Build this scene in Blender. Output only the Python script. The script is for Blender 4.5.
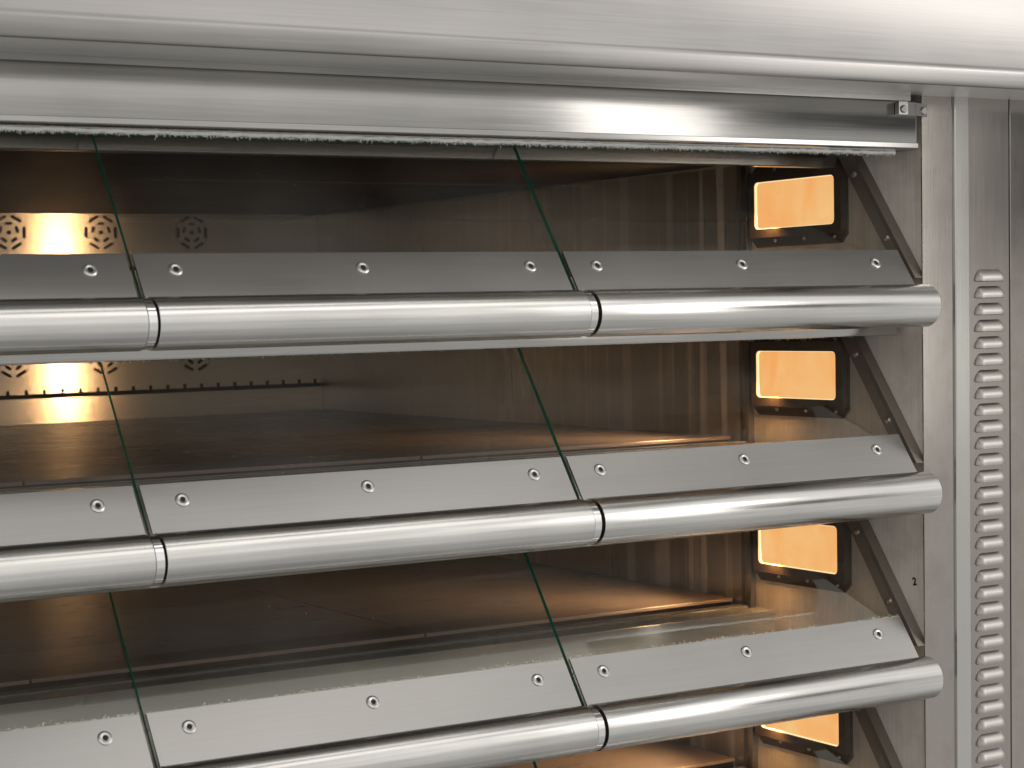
import bpy, bmesh, math, random
from mathutils import Vector, Matrix
random.seed(7)
for o in list(bpy.data.objects): bpy.data.objects.remove(o)
S = bpy.context.scene
COL = S.collection

# ------------------------------------------------------------ camera
cd = bpy.data.cameras.new('camera'); co = bpy.data.objects.new('camera', cd); COL.objects.link(co)
R = Vector((0.86885099, -0.49453348, -0.02312144)); U = Vector((0.05044606, 0.04197595, 0.99784428)); Fw = Vector((0.49249686, 0.86814438, -0.06141811))
m = Matrix.Identity(4)
for i in range(3):
    m[i][0] = R[i]; m[i][1] = U[i]; m[i][2] = -Fw[i]
m[0][3], m[1][3], m[2][3] = -1.5519, -1.5547, 0.0061
co.matrix_world = m
cd.sensor_width = 36; cd.lens = 1958.09 / 1024 * 36
cd.shift_x = (512 - 386.12) / 1024; cd.shift_y = (436.2 - 384) / 1024
cd.clip_start = 0.05; cd.clip_end = 60
cd.dof.use_dof = True; cd.dof.focus_distance = 2.1; cd.dof.aperture_fstop = 16
S.camera = co
S.render.resolution_x = 1024; S.render.resolution_y = 768

# ------------------------------------------------------------ view and light
S.view_settings.view_transform = 'Standard'; S.view_settings.look = 'None'
S.view_settings.exposure = 0.0; S.view_settings.gamma = 1.0
try:
    S.cycles.max_bounces = 14; S.cycles.glossy_bounces = 8; S.cycles.transparent_max_bounces = 16
    S.cycles.sample_clamp_indirect = 6
except Exception: pass
W = bpy.data.worlds.new('World'); S.world = W; W.use_nodes = True
nt = W.node_tree; nt.nodes.clear()
out = nt.nodes.new('ShaderNodeOutputWorld'); bg = nt.nodes.new('ShaderNodeBackground')
tc = nt.nodes.new('ShaderNodeTexCoord'); sep = nt.nodes.new('ShaderNodeSeparateXYZ')
mp = nt.nodes.new('ShaderNodeMapRange'); mp.inputs[1].default_value = -1; mp.inputs[2].default_value = 1
rp = nt.nodes.new('ShaderNodeValToRGB'); rp.color_ramp.interpolation = 'LINEAR'
els = [(0.0, .25), (.09, .30), (.12, .44), (.24, .48), (.29, .68), (.50, .70), (.53, .75), (.56, 1.05), (.81, 1.05), (.845, .22), (1.0, .12)]
cr = rp.color_ramp
cr.elements[0].position = els[0][0]; cr.elements[0].color = (els[0][1],) * 3 + (1,)
cr.elements[1].position = els[-1][0]; cr.elements[1].color = (els[-1][1],) * 3 + (1,)
for p_, v_ in els[1:-1]:
    e = cr.elements.new(p_); e.color = (v_, v_ * .985, v_ * .95, 1)
nt.links.new(tc.outputs['Generated'], sep.inputs[0]); nt.links.new(sep.outputs['Z'], mp.inputs[0])
nt.links.new(mp.outputs[0], rp.inputs[0]); 
def wm(op, a, b_=None, c_=None):
    q = nt.nodes.new('ShaderNodeMath'); q.operation = op
    for k_, v_ in enumerate((a, b_, c_)):
        if v_ is None: continue
        if isinstance(v_, (int, float)): q.inputs[k_].default_value = v_
        else: nt.links.new(v_, q.inputs[k_])
    return q.outputs[0]
def ramp(v, lo, hi):
    q = nt.nodes.new('ShaderNodeMapRange'); q.interpolation_type = 'SMOOTHSTEP'; q.inputs[1].default_value = lo; q.inputs[2].default_value = hi
    nt.links.new(v, q.inputs[0]); return q.outputs[0]
# the room is darker in one direction (dark patch put into the world colour, mirrored by header end and columns)
az = wm('ARCTAN2', sep.outputs['X'], wm('MULTIPLY', sep.outputs['Y'], -1.0))
msk = wm('MULTIPLY', wm('MULTIPLY', ramp(az, .74, .80), wm('SUBTRACT', 1.0, ramp(az, 1.1, 1.3))), wm('MULTIPLY', ramp(sep.outputs['Z'], .0, .04), wm('SUBTRACT', 1.0, ramp(sep.outputs['Z'], .17, .24))))
vm = nt.nodes.new('ShaderNodeVectorMath'); vm.operation = 'SCALE'
nt.links.new(rp.outputs[0], vm.inputs[0]); nt.links.new(wm('SUBTRACT', 1.0, wm('MULTIPLY', msk, .95)), vm.inputs['Scale'])
nt.links.new(vm.outputs[0], bg.inputs[0]); nt.links.new(bg.outputs[0], out.inputs[0])
bg.inputs[1].default_value = 1.0

def area(name, loc, target, sx, sy, power, col=(1, .97, .92)):
    l = bpy.data.lights.new(name, 'AREA'); l.shape = 'RECTANGLE'; l.size = sx; l.size_y = sy; l.energy = power; l.color = col
    o = bpy.data.objects.new(name, l); COL.objects.link(o); o.location = loc
    o.rotation_euler = (Vector(target) - Vector(loc)).to_track_quat('-Z', 'Y').to_euler(); return o
area('window_light', (1.55, -2.0, .50), (-.3, 0, .15), .50, 1.6, 7.5)
area('hood_fill_light', (2.35, -2.1, 1.25), (.0, 0, .3), .7, .55, 8.5)  # fill light added to brighten the right end of the hood
#area('room_light', (-1.3, -3.4, .35), (-.5, 0, 0), 3.0, .9, 40)
area('ceiling_light', (.0, -1.05, 2.6), (-.4, 0, -.2), 2.6, .42, 6.5)
area('rail_fill_light', (.70, -1.9, 2.4), (-.3, 0, -.3), 2.0, .8, 8.0)  # overhead fill added to lift the rails of the lower decks

# ------------------------------------------------------------ materials
def nodes(name):
    mt = bpy.data.materials.new(name); mt.use_nodes = True
    return mt, mt.node_tree, mt.node_tree.nodes['Principled BSDF']

def steel(name, col, rough=.28, brush=(1, 0, 0), aniso=.5, tang=(0, 0, 1), streak=.10, bump=.02, metal=1.0, blotch=.10, fine=420, dirt=None, smudge=.3):
    mt, t, b = nodes(name)
    b.inputs['Metallic'].default_value = metal
    N = t.nodes.new; L = t.links.new
    c = N('ShaderNodeTexCoord'); mpg = N('ShaderNodeMapping')
    mpg.inputs['Scale'].default_value = [.02 if abs(brush[i]) > .5 else 1 for i in range(3)]
    L(c.outputs['Object'], mpg.inputs[0])
    n = N('ShaderNodeTexNoise'); n.inputs['Scale'].default_value = fine; n.inputs['Detail'].default_value = 3; L(mpg.outputs[0], n.inputs[0])
    n2 = N('ShaderNodeTexNoise'); n2.inputs['Scale'].default_value = 7; n2.inputs['Detail'].default_value = 5; L(c.outputs['Object'], n2.inputs[0])
    r1 = N('ShaderNodeMapRange'); r1.inputs[3].default_value = rough * (1 - streak * 2); r1.inputs[4].default_value = rough * (1 + streak * 2); L(n.outputs[0], r1.inputs[0])
    r2 = N('ShaderNodeMath'); r2.operation = 'MULTIPLY_ADD'; r2.inputs[1].default_value = rough * smudge; L(n2.outputs[0], r2.inputs[0])
    L(r1.outputs[0], r2.inputs[2])
    s = N('ShaderNodeMath'); s.operation = 'SUBTRACT'; s.inputs[1].default_value = rough * smudge / 2; L(r2.outputs[0], s.inputs[0]); L(s.outputs[0], b.inputs['Roughness'])
    mx = N('ShaderNodeMix'); mx.data_type = 'RGBA'
    mx.inputs[6].default_value = tuple(x * (1 - blotch) for x in col) + (1,); mx.inputs[7].default_value = tuple(min(1, x * (1 + blotch)) for x in col) + (1,)
    ad = N('ShaderNodeMath'); ad.operation = 'ADD'; L(n.outputs[0], ad.inputs[0]); L(n2.outputs[0], ad.inputs[1])
    m5 = N('ShaderNodeMapRange'); m5.inputs[1].default_value = .7; m5.inputs[2].default_value = 1.3; L(ad.outputs[0], m5.inputs[0])
    L(m5.outputs[0], mx.inputs[0])
    last = mx.outputs[2]
    if dirt: last = dirt(t, c, last, b)
    L(last, b.inputs['Base Color'])
    b.inputs['Anisotropic'].default_value = aniso
    if aniso > 0:
        cx = N('ShaderNodeCombineXYZ')
        for i in range(3): cx.inputs[i].default_value = tang[i]
        L(cx.outputs[0], b.inputs['Tangent'])
    bp = N('ShaderNodeBump'); bp.inputs['Strength'].default_value = bump; bp.inputs['Distance'].default_value = .001
    L(n.outputs[0], bp.inputs['Height']); L(bp.outputs[0], b.inputs['Normal'])
    return mt

def plain(name, col, rough=.5, metal=0.0, var=.15, scale=60, spec=None):
    mt, t, b = nodes(name)
    b.inputs['Metallic'].default_value = metal; b.inputs['Roughness'].default_value = rough
    n = t.nodes.new('ShaderNodeTexNoise'); n.inputs['Scale'].default_value = scale; n.inputs['Detail'].default_value = 4
    c = t.nodes.new('ShaderNodeTexCoord'); t.links.new(c.outputs['Object'], n.inputs[0])
    mx = t.nodes.new('ShaderNodeMix'); mx.data_type = 'RGBA'
    mx.inputs[6].default_value = tuple(x * (1 - var) for x in col) + (1,); mx.inputs[7].default_value = tuple(min(1, x * (1 + var)) for x in col) + (1,)
    t.links.new(n.outputs[0], mx.inputs[0]); t.links.new(mx.outputs[2], b.inputs['Base Color'])
    if spec is not None: b.inputs['Specular IOR Level'].default_value = spec
    return mt

def drips(t, c, last, b):
    """dried condensate runs on the cavity side wall (vertical, y from .31 to .85)"""
    N = t.nodes.new; L = t.links.new
    mpg = N('ShaderNodeMapping'); mpg.inputs['Scale'].default_value = (0, 46, .7); L(c.outputs['Object'], mpg.inputs[0])
    n = N('ShaderNodeTexNoise'); n.inputs['Scale'].default_value = 1.0; n.inputs['Detail'].default_value = 4; n.inputs['Distortion'].default_value = .25; L(mpg.outputs[0], n.inputs[0])
    r = N('ShaderNodeMapRange'); r.inputs[1].default_value = .535; r.inputs[2].default_value = .60; L(n.outputs[0], r.inputs[0])
    sp = N('ShaderNodeSeparateXYZ'); L(c.outputs['Object'], sp.inputs[0])
    g = N('ShaderNodeMapRange'); g.inputs[1].default_value = .31; g.inputs[2].default_value = .33; L(sp.outputs['Y'], g.inputs[0])
    g2 = N('ShaderNodeMapRange'); g2.inputs[1].default_value = .95; g2.inputs[2].default_value = .7; L(sp.outputs['Y'], g2.inputs[0])
    a = N('ShaderNodeMath'); a.operation = 'MULTIPLY'; L(r.outputs[0], a.inputs[0]); L(g.outputs[0], a.inputs[1])
    a2 = N('ShaderNodeMath'); a2.operation = 'MULTIPLY'; L(a.outputs[0], a2.inputs[0]); L(g2.outputs[0], a2.inputs[1])
    a3 = N('ShaderNodeMath'); a3.operation = 'MULTIPLY'; a3.inputs[1].default_value = .75; L(a2.outputs[0], a3.inputs[0])
    mx = N('ShaderNodeMix'); mx.data_type = 'RGBA'; mx.inputs[7].default_value = (.80, .76, .70, 1)
    L(a3.outputs[0], mx.inputs[0]); L(last, mx.inputs[6])
    im = N('ShaderNodeMath'); im.operation = 'SUBTRACT'; im.inputs[0].default_value = .9; L(a3.outputs[0], im.inputs[1]); L(im.outputs[0], b.inputs['Metallic'])
    return mx.outputs[2]

def stains(t, c, last, b):
    N = t.nodes.new; L = t.links.new
    n = N('ShaderNodeTexNoise'); n.inputs['Scale'].default_value = 24; n.inputs['Detail'].default_value = 6; n.inputs['Roughness'].default_value = .65; L(c.outputs['Object'], n.inputs[0])
    r = N('ShaderNodeMapRange'); r.inputs[1].default_value = .45; r.inputs[2].default_value = .75; r.inputs[4].default_value = .27; L(n.outputs[0], r.inputs[0])
    mx = N('ShaderNodeMix'); mx.data_type = 'RGBA'; mx.inputs[7].default_value = (.20, .16, .13, 1)
    L(r.outputs[0], mx.inputs[0]); L(last, mx.inputs[6]); return mx.outputs[2]

M = {}
M['front'] = steel('brushed_front_steel', (.38, .372, .36), .17, (1, 0, 0), .55, (0, 0, 1), .10, .03)
M['hood'] = steel('hood_steel', (.31, .30, .292), .34, (1, 0, 0), .2, (0, 0, 1), .08, .015)
M['tube'] = steel('satin_tube_steel', (.62, .61, .59), .23, (1, 0, 0), 0, (1, 0, 0), .16, .03, smudge=.8)
M['rail'] = steel('matt_rail_steel', (.36, .35, .34), .30, (1, 0, 0), .2, (1, 0, 0), .04, .01, blotch=.04)
M['column'] = steel('brushed_column_steel', (.36, .335, .31), .15, (0, 0, 1), .0, (1, 0, 0), .05, .012, dirt=stains, blotch=.04, fine=900)
M['strip'] = steel('bright_corner_steel', (.50, .49, .465), .16, (0, 0, 1), .0, (1, 0, 0), .05, .012, blotch=.03, fine=900)
M['louvre'] = steel('pressed_louvre_steel', (.35, .33, .31), .38, (1, 0, 0), 0, (1, 0, 0), .06, .02)
M['panel'] = steel('louvre_panel_steel', (.35, .325, .30), .16, (0, 0, 1), .0, (1, 0, 0), .05, .012, blotch=.04, fine=900)
M['side'] = steel('stained_side_steel', (.80, .75, .69), .42, (0, 0, 1), 0, (0, 1, 0), .06, .02, metal=.35, dirt=stains)
M['cavity'] = steel('cavity_wall_steel', (.60, .59, .57), .30, (0, 0, 1), .3, (0, 0, 1), .06, .005, dirt=drips, metal=.9)
M['back'] = steel('cavity_back_steel', (.56, .50, .43), .20, (1, 0, 0), .85, (0, 0, 1), .06, .004)
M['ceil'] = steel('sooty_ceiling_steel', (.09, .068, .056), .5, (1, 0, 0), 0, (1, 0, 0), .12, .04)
M['bar'] = steel('seal_bar_steel', (.22, .19, .165), .42, (0, 1, 0), 0, (0, 0, 1), .1, .03, dirt=stains, metal=.6)
M['sill'] = steel('sill_steel', (.66, .67, .62), .16, (1, 0, 0), 0, (0, 0, 1), .15, .02, metal=.75)
M['frame'] = plain('heat_darkened_frame', (.11, .085, .068), .42, .6, .3, 90)
M['under'] = steel('lightened_hood_steel', (.60, .59, .57), .38, (1, 0, 0), 0, (0, 0, 1), .08, .01, metal=.45)  # hood steel again, made paler so the underside looks lit
M['bolt'] = plain('bolt_steel', (.72, .68, .62), .3, 1, .1)
M['hole'] = plain('dark_hole', (.012, .010, .008), .7, 0, .1)
M['screw'] = plain('screw_steel', (.60, .59, .57), .33, 1, .08, 300)
M['edge'] = plain('green_glass_edge', (.010, .125, .082), .12, 0, .4, 260)
M['rope'] = plain('white_fibre_rope', (.92, .90, .84), .9, 0, .2, 500)
M['pale_lumps'] = plain('pale_bead_and_fuzz', (.55, .53, .46), .9, 0, .2, 500)  # shared by the sealant bead and the modelled fuzz reflection
M['ring'] = plain('polished_ring', (.74, .73, .71), .12, 1, .05)
M['ink'] = plain('marker_ink', (.01, .01, .01), .7, 0, .1)
M['reveal'] = bpy.data.materials.new('glowing_reveal'); M['reveal'].use_nodes = True  # reveal glows by itself in place of bulb light falling on it
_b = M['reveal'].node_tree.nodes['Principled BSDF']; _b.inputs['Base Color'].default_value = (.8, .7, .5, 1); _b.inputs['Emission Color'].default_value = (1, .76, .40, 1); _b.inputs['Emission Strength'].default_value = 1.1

def stone_mat():
    mt, t, b = nodes('oven_stone'); N = t.nodes.new; L = t.links.new
    c = N('ShaderNodeTexCoord')
    n = N('ShaderNodeTexNoise'); n.inputs['Scale'].default_value = 9; n.inputs['Detail'].default_value = 8; n.inputs['Roughness'].default_value = .6; L(c.outputs['Object'], n.inputs[0])
    mp1 = N('ShaderNodeMapping'); mp1.inputs['Scale'].default_value = (3, 30, 3); mp1.inputs['Rotation'].default_value = (0, 0, .25); L(c.outputs['Object'], mp1.inputs[0])
    s = N('ShaderNodeTexNoise'); s.inputs['Scale'].default_value = 3; s.inputs['Detail'].default_value = 6; L(mp1.outputs[0], s.inputs[0])
    rr = N('ShaderNodeMapRange'); rr.inputs[1].default_value = .64; rr.inputs[2].default_value = .70; L(s.outputs[0], rr.inputs[0])
    mx = N('ShaderNodeMix'); mx.data_type = 'RGBA'; mx.inputs[6].default_value = (.26, .195, .16, 1); mx.inputs[7].default_value = (.43, .34, .285, 1); L(n.outputs[0], mx.inputs[0])
    m2 = N('ShaderNodeMix'); m2.data_type = 'RGBA'; m2.inputs[7].default_value = (.05, .038, .032, 1); L(rr.outputs[0], m2.inputs[0]); L(mx.outputs[2], m2.inputs[6])
    L(m2.outputs[2], b.inputs['Base Color'])
    r3 = N('ShaderNodeMapRange'); r3.inputs[3].default_value = .17; r3.inputs[4].default_value = .32; L(s.outputs[0], r3.inputs[0]); L(r3.outputs[0], b.inputs['Roughness'])
    bp = N('ShaderNodeBump'); bp.inputs['Strength'].default_value = .14; bp.inputs['Distance'].default_value = .001; L(s.outputs[0], bp.inputs['Height']); L(bp.outputs[0], b.inputs['Normal'])
    return mt
M['stone'] = stone_mat()

def glass_mat():
    mt = bpy.data.materials.new('door_glass'); mt.use_nodes = True; t = mt.node_tree; t.nodes.clear(); N = t.nodes.new; L = t.links.new
    o = N('ShaderNodeOutputMaterial'); tr = N('ShaderNodeBsdfTransparent'); tr.inputs[0].default_value = (.965, .955, .935, 1)
    gl = N('ShaderNodeBsdfGlossy'); gl.inputs['Roughness'].default_value = .02; gl.inputs[0].default_value = (.95, 1, .97, 1)
    df = N('ShaderNodeBsdfDiffuse'); df.inputs[0].default_value = (.55, .52, .48, 1)
    fr = N('ShaderNodeFresnel'); fr.inputs[0].default_value = 1.5
    # a Fresnel node seen from inside the slab would give total reflection: use the facing side only
    ge = N('ShaderNodeNewGeometry'); inv = N('ShaderNodeMath'); inv.operation = 'SUBTRACT'; inv.inputs[0].default_value = 1; L(ge.outputs['Backfacing'], inv.inputs[1])
    mu = N('ShaderNodeMath'); mu.operation = 'MULTIPLY'; L(fr.outputs[0], mu.inputs[0]); L(inv.outputs[0], mu.inputs[1])
    m1 = N('ShaderNodeMixShader'); L(mu.outputs[0], m1.inputs[0]); L(tr.outputs[0], m1.inputs[1]); L(gl.outputs[0], m1.inputs[2])
    # faint smears and specks of grease
    c = N('ShaderNodeTexCoord'); n = N('ShaderNodeTexNoise'); n.inputs['Scale'].default_value = 5; n.inputs['Detail'].default_value = 6; L(c.outputs['Object'], n.inputs[0])
    r = N('ShaderNodeMapRange'); r.inputs[1].default_value = .4; r.inputs[2].default_value = .8; r.inputs[3].default_value = .004; r.inputs[4].default_value = .045; L(n.outputs[0], r.inputs[0])
    v = N('ShaderNodeTexVoronoi'); v.inputs['Scale'].default_value = 70; L(c.outputs['Object'], v.inputs[0])
    vr = N('ShaderNodeMapRange'); vr.inputs[1].default_value = .07; vr.inputs[2].default_value = .04; vr.inputs[4].default_value = .22; L(v.outputs['Distance'], vr.inputs[0])
    ad = N('ShaderNodeMath'); ad.operation = 'ADD'; L(r.outputs[0], ad.inputs[0]); L(vr.outputs[0], ad.inputs[1])
    m2 = N('ShaderNodeMixShader'); L(ad.outputs[0], m2.inputs[0]); L(m1.outputs[0], m2.inputs[1]); L(df.outputs[0], m2.inputs[2])
    L(m2.outputs[0], o.inputs[0]); return mt
M['glass'] = glass_mat()

def lamp_mat():
    mt = bpy.data.materials.new('lit_lamp_glass'); mt.use_nodes = True; t = mt.node_tree; t.nodes.clear(); N = t.nodes.new; L = t.links.new
    o = N('ShaderNodeOutputMaterial'); e = N('ShaderNodeEmission'); c = N('ShaderNodeNewGeometry')
    mp1 = N('ShaderNodeMapping'); mp1.inputs['Scale'].default_value = (1, 1, .6); L(c.outputs['Position'], mp1.inputs[0])
    n = N('ShaderNodeTexNoise'); n.inputs['Scale'].default_value = 22; n.inputs['Detail'].default_value = 4; n.inputs['Distortion'].default_value = .6; L(mp1.outputs[0], n.inputs[0])
    r = N('ShaderNodeValToRGB'); r.color_ramp.elements[0].position = .22; r.color_ramp.elements[0].color = (1.0, .41, .11, 1)
    r.color_ramp.elements[1].position = .8; r.color_ramp.elements[1].color = (1.0, .63, .27, 1); L(n.outputs[0], r.inputs[0])
    L(r.outputs[0], e.inputs[0]); e.inputs[1].default_value = LAMP; L(e.outputs[0], o.inputs[0]); return mt
LAMP = 1.02
M['lamp'] = lamp_mat()

# ------------------------------------------------------------ mesh helpers
class MB:
    def __init__(s): s.bm = bmesh.new()
    def box(s, x0, x1, y0, y1, z0, z1, bev=0, seg=2):
        v = bmesh.ops.create_cube(s.bm, size=1)['verts']
        for q in v: q.co = Vector((x0 + (q.co.x + .5) * (x1 - x0), y0 + (q.co.y + .5) * (y1 - y0), z0 + (q.co.z + .5) * (z1 - z0)))
        if bev:
            es = list({e for q in v for e in q.link_edges})
            bmesh.ops.bevel(s.bm, geom=es, offset=bev, segments=seg, profile=.5, affect='EDGES')
        return s
    def prism(s, pts, axis, a, b):
        """pts: 2-D outline in the two other axes (in x,y,z order), extruded along axis from a to b"""
        def mk(p, h):
            c = list(p); c.insert(axis, h); return s.bm.verts.new(c)
        A = [mk(p, a) for p in pts]; B = [mk(p, b) for p in pts]; n = len(pts)
        s.bm.faces.new(A); s.bm.faces.new(B[::-1])
        for i in range(n): s.bm.faces.new((A[i], B[i], B[(i + 1) % n], A[(i + 1) % n]))
        return s
    def strip(s, pts, axis, a, b, n=1):
        """open profile swept along axis"""
        rows = []
        for k in range(n + 1):
            h = a + (b - a) * k / n; row = []
            for p in pts:
                c = list(p); c.insert(axis, h); row.append(s.bm.verts.new(c))
            rows.append(row)
        for k in range(n):
            for i in range(len(pts) - 1): s.bm.faces.new((rows[k][i], rows[k + 1][i], rows[k + 1][i + 1], rows[k][i + 1]))
        return s
    def lathe(s, prof, mat, seg=24):
        """prof: (r, h) list; revolved about local z, then placed by mat"""
        rows = []
        for r_, h_ in prof:
            if r_ < 1e-7: rows.append([s.bm.verts.new(mat @ Vector((0, 0, h_)))])
            else: rows.append([s.bm.verts.new(mat @ Vector((r_ * math.cos(2 * math.pi * k / seg), r_ * math.sin(2 * math.pi * k / seg), h_))) for k in range(seg)])
        for A, B in zip(rows, rows[1:]):
            for k in range(seg):
                k2 = (k + 1) % seg
                if len(A) == 1 and len(B) == 1: continue
                if len(A) == 1: s.bm.faces.new((A[0], B[k], B[k2]))
                elif len(B) == 1: s.bm.faces.new((A[k], B[0], A[k2]))
                else: s.bm.faces.new((A[k], B[k], B[k2], A[k2]))
        return s
    def build(s, name, mat, parent=None, smooth=False, mats=None):
        bmesh.ops.recalc_face_normals(s.bm, faces=s.bm.faces)
        me = bpy.data.meshes.new(name); s.bm.to_mesh(me); s.bm.free()
        me.materials.append(mat)
        for x in (mats or []): me.materials.append(x)
        if smooth:
            for p in me.polygons: p.use_smooth = True
            try: me.set_sharp_from_angle(angle=math.radians(38))
            except Exception: pass
        o = bpy.data.objects.new(name, me); COL.objects.link(o)
        if parent: o.parent = parent
        return o

def frame_mat(origin, zdir, xdir=(1, 0, 0)):
    z = Vector(zdir).normalized(); x = Vector(xdir); x = (x - z * x.dot(z)).normalized(); y = z.cross(x)
    mm = Matrix.Identity(4)
    for i in range(3): mm[i][0] = x[i]; mm[i][1] = y[i]; mm[i][2] = z[i]; mm[i][3] = origin[i]
    return mm

def copy_obj(o, parent, dx=0, dy=0, dz=0):
    c = o.copy(); COL.objects.link(c); c.parent = parent
    c.location = Vector(o.location) + Vector((dx, dy, dz)); return c

def empty(name, label, cat, loc=(0, 0, 0), group=None):
    o = bpy.data.objects.new(name, None); COL.objects.link(o); o.location = loc; o['label'] = label; o['category'] = cat
    if group: o['group'] = group
    return o

# ------------------------------------------------------------ dimensions
P = .2                       # deck pitch
SEAM = [-.013, -.459, -.908, -1.355]
XL = -1.362                  # left cavity wall
YB = 1.411                   # cavity back wall
ZB = -.78
K = .687                     # glass slope dy/dz
def gy(z): return -.008 + K * (z - .0216)     # y of the door's outer face at height z
GN = Vector((0, -1, K)).normalized()          # outward normal of the glass
NIN = -GN

oven = empty('deck_oven', 'stainless steel deck oven with slanted glass doors, round bar handles and amber lit lamps', 'oven')

# ---- body walls
MB().box(.004, .03, .0015, YB + .02, ZB, .31).build('side_wall', M['side'], oven)
MB().box(.0015, .004, .303, YB, ZB, .3).build('cavity_side_wall', M['cavity'], oven)
MB().box(XL - .03, XL, .0, YB + .02, ZB, .31).build('side_wall', M['cavity'], oven)
MB().box(XL - .03, .03, YB + .002, YB + .03, ZB, .31).build('back_panel', M['back'], oven)
MB().box(XL - .12, XL - .002, -.004, -.0005, ZB, .31).build('front_column', M['column'], oven)

# ---- front columns at the right
MB().box(.0, .0456, 0, .0014, ZB, .31).build('front_column', M['column'], oven)
MB().prism([(.0452, .0), (.0458, -.0022), (.0470, -.0030), (.0662, -.0030), (.0672, -.0024), (.0678, .0), (.0678, .002), (.0452, .002)], 2, ZB, .31).build('corner_strip', M['strip'], oven)
lp = MB().box(.0679, .1306, -.0004, .002, ZB, .31, .0006, 1).build('louvre_panel', M['panel'], oven)
MB().box(.1303, .1326, .0006, .003, ZB, .31).build('shadow_gap', M['hole'], oven)
MB().box(.1322, .40, -.0008, .002, ZB, .31, .0006, 1).build('service_panel', M['column'], oven)
# louvre: pressed half-capsule hood, open along its lower edge
def louvre():
    b = MB(); nx, nz = 22, 8; w, h, d = .0215, .0128, .0060
    g = []
    for i in range(nx + 1):
        u = -1 + 2 * i / nx; row = []
        x = w * u
        e = max(0, (abs(u) - .60) / .40)
        prof = math.sqrt(max(0, 1 - e * e))
        for j in range(nz + 1):
            v = j / nz                                # 0 top .. 1 bottom
            top = h * (.5 - (1 - prof) * .8)
            z = top + (-h * .5 - top) * v
            dy = d * prof ** .8 * math.sin(min(1, v * 1.12) * math.pi / 2) ** .9
            row.append(b.bm.verts.new((x, -dy - .0002, z)))
        g.append(row)
    for i in range(nx):
        for j in range(nz): b.bm.faces.new((g[i][j], g[i + 1][j], g[i + 1][j + 1], g[i][j + 1]))
    return b
l0 = None
for k in range(31):
    z = .0355 - .01848 * k
    if k == 0:
        l0 = louvre().build('louvre', M['louvre'], lp, True); l0.location = (.0992, -.0004, z)
        s0 = MB().box(-.0212, .0212, -.0004, 0, -.0070, -.0054).build('louvre_slot', M['hole'], lp); s0.location = (.0992, -.0004, z)
    else:
        c = l0.copy(); COL.objects.link(c); c.parent = lp; c.location = (.0992, -.0004, z)
        c = s0.copy(); COL.objects.link(c); c.parent = lp; c.location = (.0992, -.0004, z)

# ---- header above the top deck
hd = MB().box(XL, -.0155, -.010, .058, .1700, .2212, .0035, 3).build('header_beam', M['front'], oven, True)
MB().box(XL, -.0158, -.0108, -.0095, .1712, .1765, .0004, 1).build('hem', M['front'], hd)
MB().box(XL, -.016, .0, .09, .2222, .31).build('upper_filler', M['front'], oven)
MB().box(-.0155, .0, .012, .09, .1715, .31).build('end_filler', M['bar'], oven)
# bracket between header and column
br = MB().prism([(-.049, -.0165), (-.036, -.0165), (-.0335, -.0135), (.004, -.004), (.0045, -.0005), (.002, .0), (-.034, -.010), (-.049, -.0105)], 2, .2055, .2190).build('fixing_bracket', M['rail'], oven)
for x, y in ((-.0425, -.0165), (-.004, -.0062)):
    MB().lathe([(.0, .0022), (.0035, .0022), (.0042, .0012), (.0042, 0)], frame_mat((x, y, .2112), (.12, -1, 0)), 18).build('bolt', M['screw'], br, True)

# ---- per-deck parts
def rope(x0, x1, y, z, dens, seed):
    rnd = random.Random(seed); b = MB(); n = int((x1 - x0) / .004); seg = 7; rows = []
    for i in range(n + 1):
        x = x0 + (x1 - x0) * i / n; r = .0020 * (1 + .25 * rnd.uniform(-1, 1)); cy = y + rnd.uniform(-.0005, .0005); cz = z + rnd.uniform(-.0005, .0005)
        rows.append([b.bm.verts.new((x, cy + r * math.cos(2 * math.pi * k / seg), cz + r * math.sin(2 * math.pi * k / seg))) for k in range(seg)])
    for A, B in zip(rows, rows[1:]):
        for k in range(seg): b.bm.faces.new((A[k], B[k], B[(k + 1) % seg], A[(k + 1) % seg]))
    for i in range(int((x1 - x0) * dens)):          # loose fibres
        x = rnd.uniform(x0, x1); l = abs(rnd.gauss(.0016, .0010)); dx = rnd.uniform(-.0025, .0025); w = .00028
        a = Vector((x, y - .001, z - .001)); e = a + Vector((dx, -.0012 * rnd.random(), -l)); mid = (a + e) / 2 + Vector((rnd.uniform(-.001, .001), 0, 0))
        for p, q in ((a, mid), (mid, e)):
            vs = [b.bm.verts.new(p + Vector((-w, 0, 0))), b.bm.verts.new(p + Vector((w, 0, 0))), b.bm.verts.new(q + Vector((w * .7, 0, 0))), b.bm.verts.new(q + Vector((-w * .7, 0, 0)))]
            b.bm.faces.new(vs)
            vs2 = [b.bm.verts.new(p + Vector((0, -w, 0))), b.bm.verts.new(p + Vector((0, w, 0))), b.bm.verts.new(q + Vector((0, w, 0))), b.bm.verts.new(q + Vector((0, -w, 0)))]
            b.bm.faces.new(vs2)
    return b

def round_rect(y0, y1, z0, z1, r, n=5):
    pts = []
    for cy, cz, a0 in ((y1 - r, z1 - r, 0), (y0 + r, z1 - r, 90), (y0 + r, z0 + r, 180), (y1 - r, z0 + r, 270)):
        for k in range(n + 1):
            a = math.radians(a0 + 90 * k / n); pts.append((cy + r * math.cos(a), cz + r * math.sin(a)))
    return pts

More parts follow.
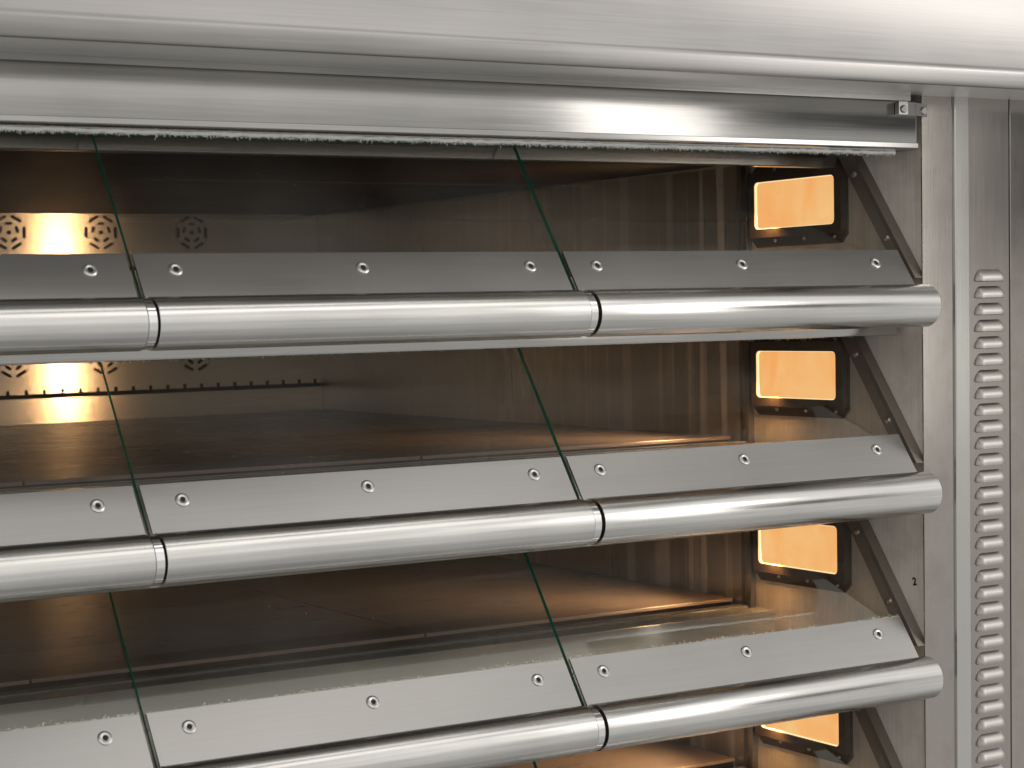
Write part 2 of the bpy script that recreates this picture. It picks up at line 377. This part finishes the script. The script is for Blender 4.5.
def ring_plate(outer, inner, x0, x1):
    """plate in the y-z plane with an opening, between x0 and x1; outer and inner have the same count"""
    b = MB(); n = len(outer)
    O0 = [b.bm.verts.new((x0, *p)) for p in outer]; O1 = [b.bm.verts.new((x1, *p)) for p in outer]
    I0 = [b.bm.verts.new((x0, *p)) for p in inner]; I1 = [b.bm.verts.new((x1, *p)) for p in inner]
    for i in range(n):
        j = (i + 1) % n
        b.bm.faces.new((O0[i], O0[j], I0[j], I0[i])); b.bm.faces.new((O1[i], O1[j], I1[j], I1[i]))
        b.bm.faces.new((O0[i], O0[j], O1[j], O1[i])); b.bm.faces.new((I0[i], I0[j], I1[j], I1[i]))
    return b

proto_lamp = None
def lamp(z, mirror=False):
    """bolted dark frame round a lit pane on the right cavity wall"""
    y0, y1, a, c = .1172, .281, .0768, .1735       # flange outline
    oy0, oy1, oz0, oz1 = .129, .2665, .0982, .1538
    rr = .0055; n = 5
    inner = round_rect(oy0, oy1, oz0, oz1, rr, n)
    rim = round_rect(oy0 - .011, oy1 + .009, oz0 - .010, oz1 + .011, .003, n)
    # flange: chamfered corners, same vertex count as the rim
    def cham(y, z_, sy, sz, d=.010):
        pa = (y - sy * d, z_) ; pb = (y, z_ - sz * d)
        return pa, pb
    fl = []
    for (y, zz, sy, sz, first) in ((y1, c, 1, 1, 'b'), (y0, c, -1, 1, 'a'), (y0, a, -1, -1, 'b'), (y1, a, 1, -1, 'a')):
        pa, pb = cham(y, zz, sy, sz)
        s_, e_ = (pb, pa) if first == 'b' else (pa, pb)
        for k in range(n + 1):
            t_ = k / n; fl.append((s_[0] + (e_[0] - s_[0]) * t_, s_[1] + (e_[1] - s_[1]) * t_))
    f = ring_plate(fl, round_rect(oy0 - .006, oy1 + .004, oz0 - .005, oz1 + .006, .003, n), .0035, .0005).build('lamp_frame', M['frame'], oven)
    ring_plate(rim, inner, .0035, -.0075).build('frame_rim', M['frame'], f)
    lip = round_rect(oy0 - .0014, oy1 + .0014, oz0 - .0014, oz1 + .0014, rr, n)
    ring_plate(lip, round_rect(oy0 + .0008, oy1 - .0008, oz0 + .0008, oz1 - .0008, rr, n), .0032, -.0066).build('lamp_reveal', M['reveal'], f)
    MB().prism(inner, 0, -.0022, -.0030).build('lamp_pane', M['lamp'], f)
    bm0 = None
    for zz in (.0845, .1675):
        for y in (.137, .188, .238):
            q = MB().lathe([(0, .0022), (.0015, .002), (.0024, .001), (.0026, 0)], frame_mat((.0005, y, zz), (-1, 0, 0), (0, 1, 0)), 12).build('bolt', M['bolt'], f, True)
    f.location.z = z
    return f

# rosette vent and slots on the back wall
def rosette():
    b = MB()
    def slot(cx, cz, ang, l, w):
        ca, sa = math.cos(ang), math.sin(ang); pts = []
        n = 4
        for s_ in (1, -1):
            for k in range(n + 1):
                a_ = (-90 + 180 * k / n) * math.pi / 180
                px = s_ * (l / 2 - w / 2 + w / 2 * math.cos(a_)); pz = s_ * (w / 2 * math.sin(a_))
                pts.append((cx + px * ca - pz * sa, cz + px * sa + pz * ca))
        b.prism(pts, 1, -.0012, .0005)
    for k in range(6):
        a = math.radians(60 * k); slot(.0245 * math.cos(a), .0245 * math.sin(a), a + math.pi / 2, .018, .0042)
    for k in range(5):
        a = math.radians(90 + 72 * k); slot(.0142 * math.cos(a), .0142 * math.sin(a), a + math.pi / 2, .0105, .0042)
    slot(0, 0, 0, .0066, .0064)
    return b
def ring_disc(r0, r1, th=.0008):
    b = MB(); b.lathe([(r0, 0), (r0, th), (r1, th), (r1, 0)], frame_mat((0, 0, 0), (0, -1, 0)), 36); return b

def make_deck(i):
    z = -P * i
    # ceiling / divider block and lintel under it
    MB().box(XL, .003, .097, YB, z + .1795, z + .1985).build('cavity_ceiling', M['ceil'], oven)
    bk = MB().box(XL, .002, YB - .004, YB, z + .095, z + .1795).build('back_wall', M['back'], oven)
    MB().box(XL, .002, YB - .012, YB - .001, z + .03, z + .0895, .001, 1).build('lower_back_panel', M['back'], oven)
    MB().box(XL, .002, YB - .0035, YB, z + .0895, z + .095).build('back_groove', M['hole'], oven)
    for x in (-.541, -.388, -.2295):
        MB_ = rosette().build('vent_rosette', M['hole'], bk); MB_.location = (x, YB - .0042, z + .1495)
        rg = MB().lathe([(.0295, 0), (.0297, .0007), (.0285, .0007), (.0285, 0)], frame_mat((0, 0, 0), (0, -1, 0)), 36).build('vent_rim', M['back'], bk); rg.location = (x, YB - .0042, z + .1495)
    if i >= 1:
        tb = MB()
        for k in range(34):
            x = -.552 + .0302 * k
            if x < 0: tb.box(x - .0022, x + .0022, YB - .0055, YB - .0035, z + .0935, z + .1015)
        tb.box(-.56, .0, YB - .0056, YB - .0036, z + .0895, z + .0936)
        tb.build('comb_slots', M['hole'], bk)
    # pan behind the door and hearth support
    MB().box(XL, .003, .0, .24, z - .002, z + .0).build('drip_pan', M['side'], oven)
    if i < 3:
        MB().box(XL, -.004, .033, .094, z - .0282, z - .0022, .002, 2).build('lintel', M['front'], oven, True)
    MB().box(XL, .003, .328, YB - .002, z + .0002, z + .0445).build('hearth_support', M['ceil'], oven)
    s = MB().box(XL, -.004, .238, .268, z + .0004, z + .0445, .0006, 1).build('sill', M['sill'], oven, True)
    MB().box(XL, -.010, .281, .298, z + .0004, z + .0450, .001, 1).build('sill_rail', M['sill'], s)
    # pillar behind the lamp
    MB().box(-.0055, .0036, .283, .294, z + .0, z + .179, .0012, 2).build('side_pillar', M['rail'], oven, True)
    MB().box(-.0035, .0036, .2943, .302, z + .0, z + .179).build('side_gasket', M['bar'], oven)
    lamp(z)
    # rope seal at the top of the glass
    rope(XL, -.02, gy(.1715) - (.074 if i == 0 else .034), z + (.1688 if i == 0 else .1748), [2600, 1500, 800, 800][i], 11 + i).build('rope_seal', M['rope'], oven)
    if i == 0: MB().box(XL, -.012, .118, .133, z + .1605, z + .1795, .001, 1).build('reflection_bar', M['front'] if i == 0 else M['ceil'], oven)  # added bar imitating the grey band reflected in the glass below the rope
    rb = random.Random(90 + i); bb = MB(); prev = None
    for k in range(150):                              # lumpy sealant bead where ceiling meets side wall
        y = .31 + k * .0072; rr_ = .0022 + .0022 * max(0, rb.gauss(0, .7)); row = [bb.bm.verts.new((.0012 - rr_ * math.cos(a_), y, z + .1795 - rr_ * math.sin(a_))) for a_ in (0, .4, .8, 1.2, 1.57)]
        if prev:
            for q in range(4): bb.bm.faces.new((prev[q], row[q], row[q + 1], prev[q + 1]))
        prev = row
    bb.build('sealant_bead', M['pale_lumps'], oven, True)
    # slanted seal bar at the right end
    zb0, zt0 = z + .0335, z + .1745
    w = .0225
    def yy(zz): return gy(zz - z)
    bar = MB().prism([(yy(zb0), zb0), (yy(zt0), zt0), (yy(zt0) + w, zt0), (yy(zb0) + w, zb0)], 0, -.0105, .0038).build('seal_bar', M['bar'], oven)
    for zz in (.151, .0785):
        MB().lathe([(0, .0026), (.0020, .0024), (.0034, .0014), (.0037, 0)], frame_mat((-.0105, gy(zz) + w * .52, z + zz), (-1, 0, 0), (0, 1, 0)), 14).build('bolt', M['bolt'], bar, True)
    # lower flange plates on the side wall
    MB().prism([(.215, z + .018), (.125, z + .040), (.085, z + .010), (.085, z + .0), (.215, z + .0)], 0, .0005, .0036).build('side_flange', M['side'], oven)
for i in range(4): make_deck(i)
# each oven lamp's own beam, thrown back into the cavity and down on the hearth; unseen spill light added for sill glints
for i in range(4):
    for (x, sx) in ((-.034, -1), (XL + .036, 1)):
        a_ = area('oven_lamp', (x, .25, -P * i + .126), (x + sx * .75, .25 + 1.0, -P * i + .126 - .10), .04, .04, .38 if sx < 0 else .03, (1, .64, .33)); a_.data.spread = math.radians(84)
    area('lamp_spill', (-.012, .236, -P * i + .108), (-.012 - .25, .236 + .45, -P * i + .108 - 1), .03, .02, .13, (1, .50, .17))
# left lamps, mirrored on the far cavity wall
for i in range(4):
    z = -P * i
    f = MB().box(XL, XL + .006, .12, .281, z + .09, z + .166).build('lamp_frame', M['frame'], oven)
    MB().box(XL + .0062, XL + .0072, .129, .2665, z + .0982, z + .1538).build('lamp_pane', M['lamp'], f)

# ---- doors
def make_door(x0, x1, z, screws, i, last):
    """tilted pane (the door) with its rail, screws, tube handle and end ring as sub-parts"""
    g = .0016; th = .0048
    zb, zt = .001, .1775
    a = Vector((0, gy(zb), zb)); c = Vector((0, gy(zt), zt)); inn = NIN * th; off = NIN * .0022   # rail plate sits proud of the glass
    a += off; c += off
    pts = [(a.y, a.z), (c.y, c.z), (c.y + inn.y, c.z + inn.z), (a.y + inn.y, a.z + inn.z)]
    b = MB().prism(pts, 0, x0 + g, x1 - g)
    d = b.build('glass_door', M['glass'], oven, mats=[M['edge']])
    for p in d.data.polygons:
        if p.normal.x < -.9 or (abs(p.normal.dot(GN)) < .3 and abs(p.normal.x) < .5): p.material_index = 1
    # rail plate
    zr0, zr1 = .003, .0645
    p0 = Vector((0, gy(zr0), zr0)); p1 = Vector((0, gy(zr1), zr1)); t = NIN * .0020
    xl = x0 + .0032; xr = x1 - (.0034 if not last else .003)
    MB().prism([(p0.y, p0.z), (p1.y, p1.z), (p1.y + t.y, p1.z + t.z), (p0.y + t.y, p0.z + t.z)], 0, xl, xr).build('rail', M['rail'], d)
    # crust standing for the rope fuzz's reflection in the glass, along the rail's upper edge
    rnd = random.Random(i * 10 + int(-x0 * 10)); cb = MB(); n = int((x1 - x0) * [0, 0, 1500, 0][i])
    for k in range(n):
        x = rnd.uniform(xl, xr); dens = .5 + .5 * math.sin(x * 47 + 1.3) * math.sin(x * 19)
        if rnd.random() > dens: continue
        s_ = rnd.uniform(.0002, .0007); zc = zr1 + abs(rnd.gauss(0, .0011)); yc = gy(zc) + .0012
        bmesh.ops.create_icosphere(cb.bm, subdivisions=1, radius=s_, matrix=Matrix.Translation((x, yc, zc)) @ Matrix.Diagonal((rnd.uniform(.8, 2.2), .7, rnd.uniform(.7, 1.6), 1)))
    if n: cb.box(xl, xr, gy(zr1) + .0008, gy(zr1) + .0016, zr1 - .0002, zr1 + .0003)
    if n: cb.build('fuzz_reflection', M['pale_lumps'], d)
    else: cb.bm.free()
    # screws
    for x in screws:
        zz = .050 - (.0 if i else 0); o_ = Vector((x, gy(zz), zz))
        mt_ = frame_mat(o_, GN) @ Matrix.Rotation(rnd.uniform(0, 1), 4, 'Z')
        MB().lathe([(.0024, .0004), (.0026, .0014), (.0040, .0017), (.0042, .0013), (.0048, .0013), (.0050, .0016), (.0064, .0009), (.0067, 0)], mt_, 24).build('screw', M['screw'], d, True)
        MB().lathe([(0, .0006), (.00245, .0006), (.00245, .0001)], mt_, 6).build('screw_socket', M['hole'], d)
    # tube
    xr_t = x1 - .0012 if not last else x1 - .004; ring = 0 if last else .0098
    cy, r, cz = -.0226, .0227, .0038
    ga = .0012 if last else -.0001
    mt_ = frame_mat((x0 + ga, cy, cz), (1, 0, 0), (0, 0, 1)); L_ = xr_t - ring - x0 - ga
    if last: prof = [(0, 0), (r, 0), (r, L_ - .0022), (r - .0008, L_ - .0008), (r - .0024, L_), (0, L_)]
    else: prof = [(0, 0), (r - .0004, 0), (r, .0004), (r, L_ - .0003), (r - .0013, L_), (0, L_)]
    MB().lathe(prof, mt_, 96).build('handle_tube', M['tube'], d, True)
    if ring:
        mt2 = frame_mat((xr_t - ring, cy, cz), (1, 0, 0), (0, 0, 1))
        MB().lathe([(0, .0003), (r - .0022, .0004), (r - .0011, .0012), (r - .0011, ring - .0012), (r - .0024, ring), (0, ring)], mt2, 96).build('end_ring', M['ring'], d, True)
        MB().lathe([(0, 0), (r - .006, 0), (r - .006, .0030), (0, .0030)], frame_mat((xr_t, cy, cz), (1, 0, 0), (0, 0, 1)), 24).build('handle_joint', M['hole'], d)
    d.location.z = z
    return d
SCR = [(-.0575, -.2405, -.4225), (-.5006, -.684, -.869), (-.9475, -1.13, -1.31)]
for i in range(4):
    for k in range(3):
        if i == 3 and k == 2: continue
        make_door(SEAM[k + 1], SEAM[k], -P * i, SCR[k], i, k == 0)

# ---- inked digit on the side panel of the third deck
def digit(ch, loc, size, rot):
    cu = bpy.data.curves.new('number_mark', 'FONT'); cu.body = ch; cu.size = size; cu.extrude = .0002; cu.offset = .0003
    o = bpy.data.objects.new('tmp', cu); COL.objects.link(o); bpy.context.view_layer.update()
    me = bpy.data.meshes.new_from_object(o); bpy.data.objects.remove(o); me.materials.clear(); me.materials.append(M['ink'])
    q = bpy.data.objects.new('number_mark', me); COL.objects.link(q); q.parent = oven
    q.matrix_world = frame_mat(loc, (-1, 0, 0), (0, -1, 0)) @ Matrix.Rotation(rot, 4, 'Z')
digit('2', (.0034, .021, -.303), .012, .15)

# ---- extraction hood
hood = empty('extraction_hood', 'large brushed steel extraction hood with folded lip above the glass oven doors', 'hood', (0, -.09, .228))
def hloc(o): o.location = -Vector(hood.location); return o
HX0, HX1 = -1.8, .9
lip = [(.0, .2285), (-.088, .2270), (-.0905, .2278), (-.0918, .2300), (-.0918, .2425), (-.0914, .2455), (-.0902, .2476), (-.0888, .2500), (-.0820, .315), (-.0520, .60)]
hloc(MB().strip(lip[:2], 0, HX0, HX1).build('underside', M['under'], hood, True))
hloc(MB().strip(lip[1:7], 0, HX0, HX1).build('hood_lip', M['hood'], hood, True))
hloc(MB().strip(lip[6:], 0, HX0, HX1).build('front_panel', M['hood'], hood, True))

# ------------------------------------------------------------ baking stones
def stone(x0, x1, i, label):
    z = -P * i; b = MB(); b.box(0, x1 - x0, 0, YB - .020 - .322, 0, .0045, .0008, 2)
    o = b.build('baking_stone', M['stone']); o.location = (x0, .322, z + .0447)
    o['label'] = label; o['category'] = 'baking stone'; o['group'] = 'stone slabs on the oven decks'
XS = [.0002, -.4425, -.905, -1.36]
LB = {
 (1, 0): 'dark stone slab behind the rightmost glass pane of the second deck, under drip stains',
 (1, 1): 'dark stone slab behind the middle glass pane of the second deck from the top',
 (1, 2): 'dark stone slab at the left of the second deck, catching a golden lamp streak',
 (2, 0): 'dark stone slab beside the lamp in the third deck, gold glint along its front edge',
 (2, 1): 'scratched dark stone slab between two joints behind the middle pane of the third deck',
 (2, 2): 'dark stone slab left of the joint at the lower left corner, third deck',
 (3, 0): 'dark stone slab just visible under the lowest handle at the bottom edge',
}
for (i, k), lb in LB.items(): stone(XS[k + 1] + .001, XS[k] - .001, i, lb)
